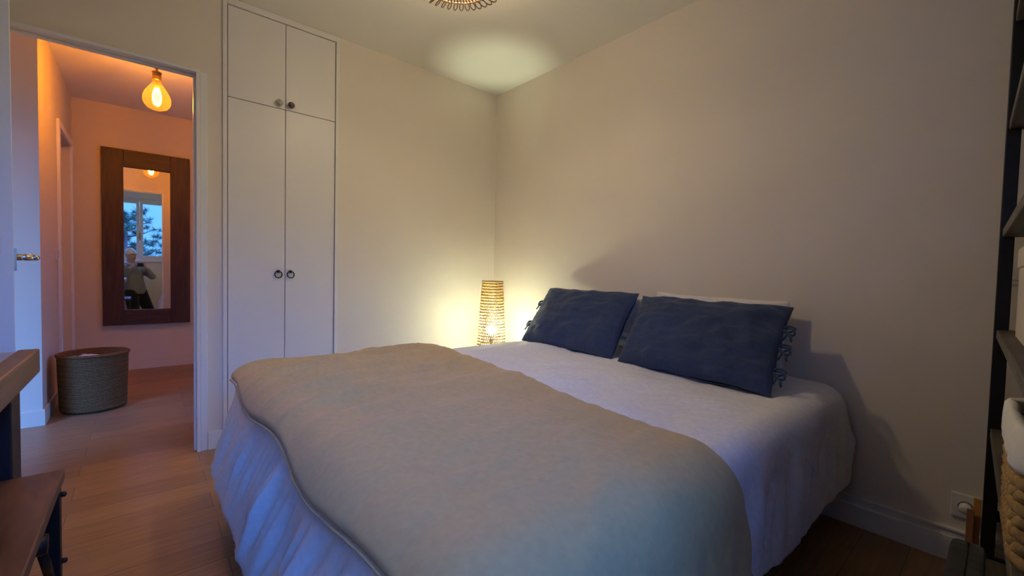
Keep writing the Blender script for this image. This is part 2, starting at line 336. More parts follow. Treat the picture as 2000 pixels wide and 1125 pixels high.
for (ya, yb, za, zb, kind) in ((y0, y1, 0.072, ZS, 'ring'), (y1, y2, 0.072, ZS, 'ring'), (y0, y1, ZS, ZT, 'pale'), (y1, y2, ZS, ZT, 'dark')):
    dr = MB().box(-0.018, 0.004, ya+g, yb-g, za+g, zb-g).build('door', M['white'], wd, bevel=0.0008)
    left = ya == y0
    if kind == 'ring':
        yy = -1.646 if left else -1.579; zz = 0.998
        b = MB(); b.lathe([(0.009, 0.004), (0.009, 0.006), (0.006, 0.010), (0.006, 0.02), (0.009, 0.023), (0.007, 0.027), (0.0005, 0.028)], 16, (0, yy, zz), 'x')
        R_ = 0.0195
        b.tube([(0.017, yy+R_*math.sin(a), zz-R_+0.001-0.0-R_*math.cos(a)*1.0) for a in [2*PI*k/24 for k in range(24)]], 0.0032, 8, closed=True)
        b.build('ring_pull', M['iron'], dr)
    else:
        yy = -1.644 if left else -1.581; zz = 1.992
        b = MB(); b.lathe([(0.008, 0.004), (0.007, 0.015), (0.017, 0.020), (0.019, 0.026), (0.015, 0.033), (0.006, 0.036), (0.0005, 0.0365)], 20, (0, yy, zz), 'x')
        k = b.build('knob', M['porcelain'] if kind == 'pale' else M['darkknob'], dr)
        k['label'] = 'pale speckled knob' if kind == 'pale' else 'dark bronze knob'

# ---------------------------------------------------------------- bed
BX0, BX1, BYF, BYH = 0.765, 2.36, -1.915, -0.05
bed = thing('bed', 'double bed frame hidden under the white duvet', 'bed', ((BX0+BX1)/2, (BYF+BYH)/2, 0))
def rel(mb, root):
    mb.v = [(v[0]-root.location.x, v[1]-root.location.y, v[2]-root.location.z) for v in mb.v]; return mb
rel(MB().box(BX0+0.02, BX1-0.02, BYF+0.02, BYH, 0.12, 0.30), bed).build('bed_base', M['darkfab'], bed, bevel=0.01)
for lx in (BX0+0.10, BX1-0.10):
    for ly in (BYF+0.12, BYH-0.1):
        rel(MB().lathe([(0.025, 0), (0.03, 0.12)], 16, (lx, ly, 0)), bed).build('leg', M['deskleg'], bed)
mt_ = MB().box(BX0+0.03, BX1-0.03, BYF+0.03, BYH, 0.30, 0.515).build('mattress', M['mattress'], bevel=0.03)
tag(mt_, 'mattress on the bed base beneath the white duvet', 'mattress')

ZB = 0.555; RAD = 0.072
EX0, EX1, EY = BX0+0.045, BX1-0.008, BYF+0.035     # where the cloth starts to curl over
def fold(s, k=1.0):
    return (0.5*math.sin(s*17+2.3*math.sin(s*4.3)) + 0.12*math.sin(s*41+3.0*math.sin(s*5+1)) + 0.9*fbm((s*7, 3.1, 0.5)))
def bedsurf(a, c, lift=0.0, foldamp=1.0):
    """a: x measured along the cloth, c: y measured along the cloth; returns a point on the draped surface"""
    du = max(0.0, EX0-a, a-EX1); sx = -1 if a < EX0 else (1 if a > EX1 else 0)
    dv = max(0.0, EY-c)
    bx = min(max(a, EX0), EX1); by = max(c, EY)
    D = (du**3+dv**3)**(1/3) if du*dv > 0 else du+dv
    nx, ny = sx*du, -dv; L = math.hypot(nx, ny)
    puff = 0.016*fbm((a*2.6, c*2.6, 1.3), 2) + 0.006*fbm((a*9, c*7, 4.2), 3)
    crown = 0.012*math.sin(PI*min(1, max(0, (a-EX0)/(EX1-EX0))))*min(1, (c-EY)/0.5+0.2)
    if L < 1e-6:
        edge = min(1.0, min(bx-EX0, EX1-bx, by-EY)/0.12)
        return Vector((bx, by, ZB+puff*(0.4+0.6*edge)+crown*edge+lift))
    nx /= L; ny /= L
    r = RAD
    if D < r*PI/2:
        th = D/r; h = r*math.sin(th); dz = r*(1-math.cos(th)); nh = math.sin(th); nz = math.cos(th)
    else:
        q = D-r*PI/2; tilt = 0.10+0.20*abs(ny)**2
        h = r+q*math.sin(tilt); dz = r+q*math.cos(tilt); nh = math.cos(tilt); nz = math.sin(tilt)
    s = bx*1.0 + by*0.9 + math.atan2(ny, nx)*0.12
    pressed = 1.0
    if sx > 0 and du > dv: pressed = 1-0.7*max(0.0, min(1.0, (-1.0-c)/0.18))
    ramp_ = max(0.0, min(1.0, (D-0.07)/0.16)); foldamp *= pressed
    amp = 0.017*ramp_*(1.0 if D < 0.25 else max(0.35, 1-(D-0.25)*4))*foldamp
    sl = s + 0.40*D
    hem = 1.0 if D < 0.26 else max(0.10, 1-(D-0.26)*6.0)
    rid = fbm((sl*6.0, D*1.2, 7.7), 2)+0.55*fbm((sl*19.0, D*2.0, 1.7), 2)+0.16*fbm((sl*44.0, D*3.0, 4.7), 2)
    off = lift + amp*(fold(sl)) + 0.4*puff*nz + foldamp*0.042*ramp_*hem*(0.35-abs(rid))
    return Vector((bx+nx*(h+off*nh), by+ny*(h+off*nh), ZB-dz+off*nz))

def drape_grid(na, nc, fa, name, mat, thick, parent=None, edge=0.012, base_lift=0.0, ripple=None, foldamp=1.0):
    top = []; bot = []
    for i in range(na+1):
        for j in range(nc+1):
            p, q = i/na, j/nc
            if thick > 0.024: p, q = 0.5*p+0.25-0.25*math.cos(PI*p), 0.3*q+0.35-0.35*math.cos(PI*q)
            a, c = fa(p, q)
            d = min(p, 1-p)*fa.la; d2 = min(q, 1-q)*fa.lc; e_ = min(1.0, min(d, d2)/edge)
            t = thick*math.sqrt(max(0.0, 1-(1-e_)**2))
            rp_ = ripple(a, c) if ripple else 0.0
            fl = max(0.0, min(1.0, min(d, d2)/0.10))
            top.append(bedsurf(a, c, base_lift+0.003+t+rp_*fl, foldamp)); bot.append(bedsurf(a, c, base_lift+0.001, foldamp))
    n = nc+1; mb = MB(); k = len(top); vs = top+bot; fs = []
    for i in range(na):
        for j in range(nc):
            a = i*n+j; fs.append((a, a+n, a+n+1, a+1)); fs.append((k+a, k+a+1, k+a+n+1, k+a+n))
    for j in range(nc): fs.append((j, j+1, k+j+1, k+j)); L = na*n; fs.append((L+j+1, L+j, k+L+j, k+L+j+1))
    for i in range(na): a = i*n; fs.append((a+n, a, k+a, k+a+n)); a = i*n+nc; fs.append((a, a+n, k+a+n, k+a))
    mb.add(vs, fs, True); return mb.build(name, mat, parent)
class FA:
    def __init__(s, f, la, lc): s.f = f; s.la = la; s.lc = lc
    def __call__(s, p, q): return s.f(p, q)
OVL, OVR, OVF = 0.36, 0.40, 0.42
fa = FA(lambda p, q: (EX0-OVL+p*(EX1-EX0+OVL+OVR), EY-OVF+q*(-0.03-(EY-OVF))), EX1-EX0+OVL+OVR, -0.03-(EY-OVF))
dv = drape_grid(300, 150, fa, 'duvet', M['duvet'], 0.022)
tag(dv, 'white duvet spread over the bed and hanging down its sides', 'duvet')
def ripple(a, c):
    s = (a-EX0)
    wgt = max(0.0, 1-s/1.15)
    ph = s*42+2.0*c+0.7*math.sin(c*4.0)+0.8*fbm((a*2, c*2.5, 9), 2)
    rg = max(0.0, 0.30-abs(fbm((a*4.6+0.5*c, c*1.3, 3.3), 2)))/0.30
    rg2 = max(0.0, 0.25-abs(fbm((a*9+0.8*c, c*3.0, 8.1), 2)))/0.25
    return (0.30+0.70*wgt)*(0.016*rg**1.6+0.012*rg2**1.5) + 0.034*wgt**0.6*(0.5+0.5*math.sin(ph))**1.8*(0.55+0.45*math.sin(a*3+c*5)) - 0.016*(1-min(1.0, max(0.0, a-EX0)/0.5)) 
def tf(p, q):
    a = EX0-0.03+p*(EX1-EX0+0.03+0.34)
    head = -1.03-0.20*max(0, min(1, (a-0.8)/1.6)) + 0.10*max(0.0, min(1, (a-EX1)/0.33)) + 0.012*math.sin(a*6)
    foot = EY-0.078+0.008*math.sin(a*9)
    return a, foot+q*(head-foot)
th = drape_grid(170, 110, FA(tf, EX1-EX0+0.44, 0.85), 'throw', M['throw'], 0.036, base_lift=0.028, edge=0.012, ripple=ripple)
tag(th, 'taupe linen quilt folded across the foot half of the bed', 'quilt')
b = MB(); b.tube([bedsurf(*tf(i/120, 0.0), 0.058) for i in range(121)], 0.0030, 6); b.build('piping', M['throw'], th)
b = MB(); b.tube([bedsurf(*tf(1.0, i/60), 0.058) for i in range(61)], 0.0030, 6); b.build('piping', M['throw'], th)

# ---------------------------------------------------------------- pillows
def pillow(name, label, cat, mat, origin, ux, uy, W, Hh, T, seed, group=None, n=44, ties=None, wr=1.0, flare=0.0):
    ux = Vector(ux).normalized(); uy = Vector(uy); uy = uy.normalized(); un = ux.cross(uy).normalized()
    root = thing(name, label, cat, origin, 0, group)
    def pos(u, v, side):
        cu = (1-abs(u)**2.6); cv = (1-abs(v)**2.6)
        t = T*0.5*max(0.0, cu*cv)**0.5
        px = u*(W/2)*(1-0.035*(1-v*v))*(1+flare*v); py = v*(Hh/2)*(1-0.045*(1-u*u))
        wv = 0.010*wr*fbm((u*2.3+seed, v*2.0, side*1.5), 3) + 0.005*wr*math.sin(u*14+v*5+seed)*abs(v)**2 + 0.006*wr*fbm((u*3.5+seed, v*6, 3), 2)
        edge_ = 0.004*fbm((u*2.2+seed, v*2.2, 8), 2)
        return ux*(px+edge_) + uy*(py+edge_+Hh/2) + un*(side*(t+0.003)+wv*(0.25+0.75*min(1, cu*cv*3)))
    mb = MB()
    for side in (1, -1):
        vs = []; fs = []
        for i in range(n+1):
            for j in range(n+1):
                u = math.sin((i/n-0.5)*PI); v = math.sin((j/n-0.5)*PI); u = 0.5*u+0.5*(2*i/n-1); v = 0.5*v+0.5*(2*j/n-1)
                vs.append(pos(u, v, side))
        for i in range(n):
            for j in range(n):
                a = i*(n+1)+j; f_ = (a, a+n+1, a+n+2, a+1); fs.append(f_ if side > 0 else f_[::-1])
        mb.add(vs, fs, True)
    mb.build('pillowcase', mat, root)
    for (u, v) in (ties or []):
        c = pos(u, v, 0.2); o_ = ux*(1 if u > 0 else -1); rr = random.random
        t = MB()
        for sgn in (-1, 1):
            loop = [c + o_*(0.022*(1-math.cos(a))) + uy*(sgn*0.017*math.sin(a)+sgn*0.012*(1-math.cos(a))*0.5) + un*(0.004*math.sin(2*a)) for a in [2*PI*k/14 for k in range(15)]]
            t.tube(loop, 0.0042, 6)
            t.tube([c, c+o_*0.015-uy*0.012+un*sgn*0.01, c+o_*(0.022+0.01*sgn)-uy*0.038, c+o_*(0.020+0.016*sgn)-uy*0.058], 0.0045, 6)
        t.tube([c-o_*0.006, c+o_*0.006], 0.006, 8)
        t.build('tie', mat, root)
    return root
pillow('pillow', 'navy linen pillow nearest the lamp, leaning at the bed head', 'pillow', M['navy'], (1.195, -0.430, 0.590), (0.99, -0.045, 0), (-0.073, 0.335, 0.328), 0.73, 0.475, 0.15, 1.0,
       'navy pillows on the bed', ties=[(-0.985, 0.38), (-0.985, -0.40)], wr=1.3, flare=0.012)
pillow('pillow', 'navy linen pillow farthest from the lamp, with three tied bows', 'pillow', M['navy'], (1.958, -0.482, 0.586), (0.99, -0.035, -0.006), (-0.062, 0.345, 0.318), 0.725, 0.475, 0.15, 5.3,
       'navy pillows on the bed', ties=[(0.985, 0.42), (0.985, -0.02), (0.985, -0.52)], wr=1.5, flare=0.028)
pillow('pillow', 'white pillow upright behind the navy pillow nearest the lamp', 'pillow', M['whitepillow'], (1.26, -0.115, 0.60), (1, 0, 0), (0, 0.05, 0.36), 0.66, 0.30, 0.09, 2.2, 'white pillows on the bed')
pillow('pillow', 'white pillow peeking above the navy pillow farthest from the lamp', 'pillow', M['whitepillow'], (1.905, -0.115, 0.60), (1, 0, -0.02), (0, 0.05, 0.36), 0.66, 0.332, 0.09, 7.7, 'white pillows on the bed')

# ---------------------------------------------------------------- bamboo floor lamp in the corner
LX, LY = 0.40, -0.322
lamp = thing('floor_lamp', 'glowing woven bamboo floor lamp in the corner beyond the bed', 'lamp', (LX, LY, 0))
def lr(z): return 0.075 + (0.955-z)*0.064
b = MB(); NS = 46
for d in (1, -1):
    for k in range(NS):
        a0 = 2*PI*k/NS; st = 46; pts = []
        for i in range(st+1):
            z = 0.03+0.92*i/st; a = a0+d*3.0*i/st; r = lr(z)+0.0012*math.sin(i*PI+k*PI)*d
            pts.append((a, r, z))
        w_ = 0.56*2*PI/NS
        vs = []; fs = []
        for i, (a, r, z) in enumerate(pts):
            da = w_*0.5
            for s_, rr in ((-1, r), (1, r), (1, r+0.0012), (-1, r+0.0012)): vs.append((rr*math.cos(a+s_*da), rr*math.sin(a+s_*da), z))
        for i in range(st):
            for j in range(4): a = i*4+j; c = i*4+(j+1) % 4; fs.append((a, c, c+4, a+4))
        b.add(vs, fs, False)
for k in range(30):
    z = 0.34+k*0.0135 if k < 22 else 0.66+(k-22)*0.035
    r = lr(z)+0.0025; b.tube([(r*math.cos(2*PI*i/40), r*math.sin(2*PI*i/40), z) for i in range(40)], 0.0008, 4, closed=True)
b.build('lamp_shade', M['bamboo'], lamp)
for z, r_ in ((0.955, lr(0.955)), (0.03, lr(0.03))):
    MB().tube([(r_*math.cos(2*PI*i/48), r_*math.sin(2*PI*i/48), z) for i in range(48)], 0.005, 8, closed=True).build('rim', M['bamboo'], lamp)
MB().lathe([(0.001, 0.0), (0.12, 0.0), (0.12, 0.018), (0.015, 0.022), (0.012, 0.513), (0.016, 0.515), (0.016, 0.558), (0.001, 0.558)], 24).build('base', M['deskleg'], lamp)
rb = 0.036; AB = 4*PI*rb*rb
prof = [(rb*math.sin(PI*k/14)+(0.0005 if k in (0, 14) else 0), 0.598-rb*math.cos(PI*k/14)) for k in range(15)]
MB().lathe(prof, 24).build('bulb', emit('lamp_bulb_glow', (0.92, 1.0, 0.66), LAMP_W/(PI*AB)), lamp)

# ---------------------------------------------------------------- rattan ceiling lamp
PX, PY, PZ = 1.235, -1.215, 2.30
pl = thing('ceiling_lamp', 'round brown rattan ceiling lamp with looped rim, at the picture top', 'lamp', (PX, PY, PZ))
b = MB(); NL = 44
for k in range(NL):
    a = 2*PI*k/NL; u = Vector((math.cos(a), math.sin(a), 0)); t = Vector((-math.sin(a), math.cos(a), 0)); z = Vector((0, 0, 1))
    lp = [u*(0.172+0.026*(1-math.cos(q))) + t*(0.0085*math.sin(q)) + z*(-0.002-0.006*math.sin(q)) for q in [2*PI*i/14 for i in range(14)]]
    b.tube(lp, 0.0026, 6, closed=True)
b.build('loop_rim', M['rattan'], pl)
b = MB(); NR = 70
for k in range(NR):
    a = 2*PI*k/NR
    pts = [(r*math.cos(a), r*math.sin(a), h) for r, h in ((0.095, -0.005), (0.135, 0.004), (0.172, 0.0), (0.165, 0.05), (0.11, 0.10), (0.05, 0.12))]
    b.tube(pts, 0.0034, 5)
for r, h in ((0.095, -0.005), (0.172, 0.0), (0.165, 0.05), (0.11, 0.10), (0.05, 0.12)):
    b.tube([(r*math.cos(2*PI*i/48), r*math.sin(2*PI*i/48), h) for i in range(48)], 0.005, 6, closed=True)
b.build('lamp_shade', M['rattan'], pl)
b = MB(); b.tube([(0, 0, 0.075), (0, 0, H-PZ-0.012)], 0.003, 8); b.lathe([(0.018, 0.068), (0.018, 0.125)], 16); b.build('cord', M['blackmetal'], pl)
MB().lathe([(0.05, H-PZ-0.025), (0.05, H-PZ)], 24).build('ceiling_rose', M['trim'], pl)
rb = 0.045; AB = 4*PI*rb*rb
prof = [(rb*math.sin(PI*k/14)+(0.0005 if k in (0, 14) else 0), 0.022-rb*math.cos(PI*k/14)) for k in range(15)]
MB().lathe(prof, 24).build('bulb', emit('ceiling_bulb_glow', (1.0, 0.78, 0.48), PEND_W/(PI*AB)), pl)

# ---------------------------------------------------------------- hall bulb
hb = thing('pendant_bulb', 'large amber filament bulb hanging from a cord in the hall', 'lamp', (-1.08, -2.18, 2.19))
R0 = 0.080
prof = [(0.0005, -0.088), (0.03, -0.085), (0.055, -0.073), (0.073, -0.05), (R0, -0.022), (0.078, 0.005), (0.066, 0.036), (0.046, 0.068), (0.031, 0.092), (0.025, 0.112), (0.024, 0.125)]
MB().lathe(prof, 40, cap=False).build('glass_bulb', M['amber'], hb)
b = MB(); FR = 0.0035; nf = 8; tot = 0
for k in range(nf):
    a = 2*PI*k/nf; r1 = 0.022
    b.tube([(0.010*math.cos(a), 0.010*math.sin(a), 0.062), (r1*math.cos(a), r1*math.sin(a), 0.02), (r1*math.cos(a), r1*math.sin(a), -0.02), (0.012*math.cos(a), 0.012*math.sin(a), -0.052)], FR, 6)
AF = nf*2*PI*FR*0.118
b.build('filament', emit('filament_glow', (1.0, 0.44, 0.035), HALL_W/(PI*AF)*1.15), hb)
MB().tube([(0, 0, 0.12), (0, 0, 0.065)], 0.006, 8).build('stem', M['amber'], hb)
MB().lathe([(0.001, 0.120), (0.026, 0.120), (0.027, 0.128), (0.025, 0.131), (0.025, 0.165), (0.028, 0.168), (0.028, 0.174), (0.02, 0.178), (0.008, 0.182), (0.008, 0.20), (0.003, 0.205)], 24).build('socket', M['brass'], hb)
MB().tube([(0, 0, 0.20), (0, 0, H-2.19-0.02)], 0.0032, 8).build('cord', M['rattan'], hb)
MB().lathe([(0.05, H-2.19-0.028), (0.05, H-2.19)], 24).build('ceiling_rose', M['brass'], hb)

# ---------------------------------------------------------------- mirror
mr = thing('wall_mirror', 'tall mirror in a wide dark wood frame on the hall wall', 'mirror', (-2.65, -2.225, 0.44))
ya, yb, za, zb = -2.547+2.225, -1.897+2.225, 0.0, 1.655
yi0, yi1, zi0, zi1 = -2.397+2.225, -2.052+2.225, 0.145, 1.494
MB().box(0.002, 0.05, ya, yi0, za, zb).build('frame_board', M['mirrorwood'], mr, bevel=0.004)
MB().box(0.002, 0.05, yi1, yb, za, zb).build('frame_board', M['mirrorwood'], mr, bevel=0.004)
MB().box(0.002, 0.05, yi0, yi1, za, zi0).build('frame_board', M['mirrorwoodh'], mr, bevel=0.004)
MB().box(0.002, 0.05, yi0, yi1, zi1, zb).build('frame_board', M['mirrorwoodh'], mr, bevel=0.004)
MB().box(0.020, 0.030, yi0-0.005, yi1+0.005, zi0-0.005, zi1+0.005).build('mirror_glass', M['mirror'], mr)

# ---------------------------------------------------------------- hall basket
hbk = thing('laundry_basket', 'round woven seagrass basket on the hall floor by the corner', 'basket', (-1.315, -2.525, 0))
RX = 0.182
def ringpts(r, z, n=48, wob=0.0): return [(r*math.cos(2*PI*i/n)*(1+wob*math.sin(4*PI*i/n+1)), r*math.sin(2*PI*i/n)*(1+wob*math.sin(6*PI*i/n)), z) for i in range(n)]
b = MB(); rows = 26; HB = 0.385; rings = []
for k in range(rows*4+1):
    z = 0.004+HB*k/(rows*4); t = z/HB; r = RX*(0.95+0.06*t) - 0.025*max(0, (0.06-t)/0.06)**2 + 0.0012*math.sin(2*PI*k/4.0)
    rings.append(ringpts(r, z, 56, 0.006))
for k in range(rows*2, -1, -1):
    z = 0.012+(HB-0.012)*k/(rows*2); rings.append(ringpts(RX*(0.95+0.06*z/HB)-0.012, z, 56, 0.006))
b.rings(rings); b.build('basket_body', M['seagrass'], hbk)
MB().tube(ringpts(RX*1.0, HB+0.006, 56, 0.006), 0.011, 8, closed=True).build('rim', M['seagrass'], hbk)
b = MB()
vs = []; n_ = 30
for i in range(n_+1):
    for j in range(n_+1):
        u, v = 2*i/n_-1, 2*j/n_-1; x = u*math.sqrt(1-v*v/2)*(RX-0.02); y = v*math.sqrt(1-u*u/2)*(RX-0.02)
        vs.append((x, y, 0.34+0.03*fbm((x*9, y*9, 2), 3)+0.02*(1-u*u)))
b.add(vs, [(i*(n_+1)+j, (i+1)*(n_+1)+j, (i+1)*(n_+1)+j+1, i*(n_+1)+j+1) for i in range(n_) for j in range(n_)], True)
lin = b.build('linen_pile', M['whitepillow'], loc=(-1.315, -2.525, 0)); sd = lin.modifiers.new('t', 'SOLIDIFY'); sd.thickness = 0.03
tag(lin, 'pale folded laundry inside the round hall basket', 'laundry')

# ---------------------------------------------------------------- switches, socket
def switch(name, label, loc, rz):
    t = thing(name, label, 'switch', loc, rz)
    MB().box(-0.041, 0.041, -0.009, 0, -0.041, 0.041).build('plate', M['plastic'], t, bevel=0.003)
    MB().box(-0.026, 0.026, -0.013, -0.009, -0.026, 0.026).build('rocker', M['plastic'], t, bevel=0.002)
switch('light_switch', 'white light switch on the bed wall by the bookcase', (2.888, 0, 1.062), 0)
switch('light_switch', 'white light switch beside the hall door frame', (-1.655, -2.74, 1.08), PI)
so = thing('wall_socket', 'white double socket low on the bed wall', 'socket', (2.835, 0, 0.214))
MB().box(-0.076, 0.076, -0.009, 0, -0.044, 0.044).build('plate', M['plastic'], so, bevel=0.003)
for sx in (-0.037, 0.037):
    MB().lathe([(0.024, -0.0095), (0.024, -0.0112), (0.020, -0.0112), (0.020, -0.0095)], 24, (sx, 0, 0), 'y').build('outlet_ring', M['plastic'], so)
pg = thing('power_plug', 'white plug and cord in the low wall socket', 'plug', (2.798, -0.0115, 0.214))
MB().lathe([(0.0185, 0), (0.0185, -0.018), (0.014, -0.028), (0.006, -0.030)], 20, axis='y').build('plug_body', M['plastic'], pg)
MB().tube([(0.002, -0.027, 0), (0.014, -0.040, -0.004), (0.028, -0.040, -0.03), (0.034, -0.032, -0.09), (0.036, -0.030, -0.150), (0.03, -0.05, -0.205), (0.0, -0.12, -0.2095)], 0.0035, 8).build('cable', M['plastic'], pg)

# ---------------------------------------------------------------- bookcase on the right
BR = math.radians(2.5)
bc = thing('bookcase', 'tall black metal bookcase with weathered wooden shelves', 'bookcase', (2.838, -0.075, 0), BR)
LB, DB = 1.52, 0.36; PW = 0.033
for px in (0, DB-PW):
    for py in (-PW, -LB):
        MB().box(px, px+PW, py, py+PW, 0, 2.28).build('post', M['blackmetal'], bc, bevel=0.002)
shelf_z = (0.10, 0.54, 0.87, 1.205, 1.555, 1.90, 2.24)
for z in shelf_z:
    sh = MB().box(0.006, DB-0.006, -LB+PW+0.001, -PW-0.001, z-0.028, z).build('shelf', M['shelfwood'], bc, bevel=0.003)
    for ya_, yb_ in ((-PW+0.004, -0.006), (-LB+0.006, -LB+PW-0.004)): MB().box(PW+0.001, DB-PW-0.001, ya_, yb_, z-0.028, z).build('shelf_bracket', M['blackmetal'], bc)
bcm = Matrix.Translation((2.838, -0.075, 0)) @ Matrix.Rotation(BR, 4, 'Z')
def on_shelf(x, y, z): v = bcm @ Vector((x, y, z)); return (v.x, v.y, v.z)
# cream box
cb = thing('storage_box', 'cream lidded box on the bookcase shelf below eye level', 'box', on_shelf(0.036, -0.42, 0.87), BR)
MB().box(-0.0, 0.26, -0.17, 0.17, 0.0, 0.20).build('box_body', M['cream'], cb, bevel=0.003)
MB().box(-0.004, 0.264, -0.174, 0.174, 0.20, 0.255).build('lid', M['cream'], cb, bevel=0.003)
# braided basket with liner
bk = thing('storage_basket', 'chunky braided basket with white liner on the bookcase', 'basket', on_shelf(0.138, -0.93, 0.54), BR)
def rr_path(hx, hy, rc, n):
    pts = []; segs = [((hx-rc, hy-rc), 0), ((-hx+rc, hy-rc), PI/2), ((-hx+rc, -hy+rc), PI), ((hx-rc, -hy+rc), 3*PI/2)]
    for (cx, cy), a0 in segs:
        for k in range(8): a = a0+PI/2*k/7; pts.append(Vector((cx+rc*math.cos(a), cy+rc*math.sin(a), 0)))
    L = [0]; 
    for i in range(len(pts)): L.append(L[-1]+(pts[(i+1) % len(pts)]-pts[i]).length)
    res = []
    for k in range(n):
        t = L[-1]*k/n; i = max(j for j in range(len(pts)) if L[j] <= t+1e-9); q = (t-L[i])/max(1e-9, L[i+1]-L[i]); res.append(pts[i].lerp(pts[(i+1) % len(pts)], q))
    return res
b = MB(); HXB, HYB = 0.125, 0.16; nrow = 10
b.rings([[p*0.985+Vector((0, 0, z)) for p in rr_path(HXB*0.95, HYB*0.95, 0.05, 48)] for z in (0.004, 0.218)], cap=True, smooth=True)
for row in range(nrow):
    z = 0.013+row*0.0222; s = 1.0+0.02*row/nrow; path = rr_path(HXB*s, HYB*s, 0.055, 40)
    for k, p in enumerate(path):
        t = (path[(k+1) % 40]-path[k-1]).normalized(); up = Vector((0, 0, 1)); nn = t.cross(up)
        sl = 1 if (row % 2) else -1
        d1 = (t*0.8+up*0.55*sl).normalized(); d2 = nn.cross(d1); c = p+up*z; rg = []
        for i in range(5):
            th_ = PI*i/4; r_ = 0.0125*math.sin(th_)+0.0006; rg.append([c+d1*(-0.019*math.cos(th_))+(d2*math.cos(2*PI*j/7)*r_+nn*math.sin(2*PI*j/7)*r_*0.9) for j in range(7)])
        b.rings(rg)
b.build('basket_body', M['hyacinth'], bk)
b = MB(); rg = []
for z, s in ((0.170, 1.10), (0.18, 1.12), (0.215, 1.115), (0.236, 1.10), (0.246, 1.04), (0.240, 0.96), (0.20, 0.93), (0.06, 0.90), (0.05, 0.5)):
    path = rr_path(HXB*s, HYB*s, 0.055, 48)
    rg.append([p*(1+0.012*math.sin(i*1.7+z*60))+Vector((0, 0, z+0.003*math.sin(i*0.9))) for i, p in enumerate(path)])
b.rings(rg, cap=True); b.build('liner', M['liner'], bk)
b = MB(); b.tube([(-0.05, -0.190, 0.19), (-0.04, -0.205, 0.12), (-0.05, -0.195, 0.06)], [0.016, 0.022, 0.006], 8); b.tube([(-0.05, -0.190, 0.185), (-0.02, -0.205, 0.15), (-0.03, -0.195, 0.09)], [0.012, 0.016, 0.005], 8)
b.build('liner_bow', M['liner'], bk)
b = MB()
for sg in (0, PI): b.tube([(-0.03+0.055*math.cos(0.35*i+0) if False else -0.09+0.012*math.sin(i*1.3+sg), 0.165+0.012*math.cos(i*1.3+sg)+0.0*i, 0.20+0.045*math.sin(PI*i/14)) if False else (-0.06+0.12*(i/14-0.5), 0.172+0.006*math.cos(i*1.3+sg), 0.20+0.06*math.sin(PI*i/14)+0.006*math.sin(i*1.3+sg)) for i in range(15)], 0.006, 6)
b.build('handle', M['hyacinth'], bk)
# red bag on the bottom shelf
b = MB(); rg = []
for k in range(9):
    t = k/8; s = 0.5+0.5*math.sin(PI*(0.15+0.8*t)); rg.append([(0.10*s*math.cos(2*PI*i/24), 0.085*s*math.sin(2*PI*i/24)*(1+0.1*math.sin(3*i)), 0.002+0.18*t) for i in range(24)])
b.rings(rg); rdb = b.build('cloth_bag', M['red'], loc=on_shelf(0.15, -0.34, 0.10)); tag(rdb, 'dark red cloth bag on the lowest bookcase shelf', 'bag')
# grey case and cards beside the bookcase
cs = thing('document_case', 'dark grey soft case standing on the floor beside the bookcase', 'bag', (2.831, -0.862, 0), math.radians(0.8))
b = MB(); rg = []
for x_, s in ((-0.031, 0.93), (-0.027, 0.985), (-0.018, 1.0), (0.018, 1.0), (0.027, 0.985), (0.031, 0.93)):
    rg.append([(x_, p.x*s, 0.188+p.y*s) for p in rr_path(0.20, 0.186, 0.035, 40)])
b.rings(rg); b.build('case_body', M['darkfab'], cs)
MB().tube([(0.0, 0.20, 0.30), (0.0, 0.20, 0.335), (0.0, 0.165, 0.373), (0, -0.165, 0.373), (0, -0.20, 0.335), (0, -0.20, 0.30)], 0.003, 6).build('zip', M['blackmetal'], cs)
for nm, lab, mt, x, y, hgt, lean, wx in (('folder', 'orange card folder propped on the bed wall beside the socket', 'orange', 2.826, -0.090, 0.272, 0.12, 0.009), ('folder', 'brown card folder propped on the bed wall next to the orange one', 'brown', 2.812, -0.118, 0.238, 0.10, 0.009)):
    t = MB(); t.box(-wx, wx, -0.006, 0.006, 0.0, hgt); o = t.build(nm, M[mt], loc=(x, y, 0.001), bevel=0.001); o.rotation_euler = (-0.19, 0, 0)
    tag(o, lab, 'folder')

# ---------------------------------------------------------------- desk and bench on the left
DXA, DXB, DY0, DY1, DT = 1.075, 2.33, -2.484, -3.06, 0.775
dk = thing('desk', 'thick-topped wooden desk with near-black legs at the left edge', 'desk', ((DXA+DXB)/2, (DY0+DY1)/2, 0))
rel(MB().box(DXA, DXB, DY0-0.042, DY0, DT-0.068, DT), dk).build('edge_board', M['deskedge'], dk, bevel=0.004)
rel(MB().box(DXA, DXB, DY1, DY1+0.06, DT-0.068, DT), dk).build('edge_board', M['deskedge'], dk, bevel=0.004)
rel(MB().box(DXA+0.004, DXB, DY1+0.06, DY0-0.0425, DT-0.055, DT-0.004), dk).build('desktop', M['desktop'], dk, bevel=0.002)
for lx in (DXA+0.012, DXB-0.125):
    for ly in (DY0-0.092, DY1+0.092):
        rel(MB().box(lx, lx+0.105, ly-0.055, ly+0.055, 0, DT-0.069), dk).build('leg', M['deskleg'], dk, bevel=0.004)
    rel(MB().box(lx+0.03, lx+0.10, DY1+0.14, DY0-0.14, 0.06, 0.13), dk).build('stretcher', M['deskleg'], dk, bevel=0.003)
BXA, BXB, BY0, BY1, BT = 1.212, 1.84, -2.424, -2.78, 0.46
bn = thing('stool', 'dark wooden stool on black iron legs, tucked at the desk', 'stool', ((BXA+BXB)/2, (BY0+BY1)/2, 0))
rel(MB().box(BXA, BXB, BY1, BY0, BT-0.028, BT), bn).build('seat', M['bench'], bn, bevel=0.004)
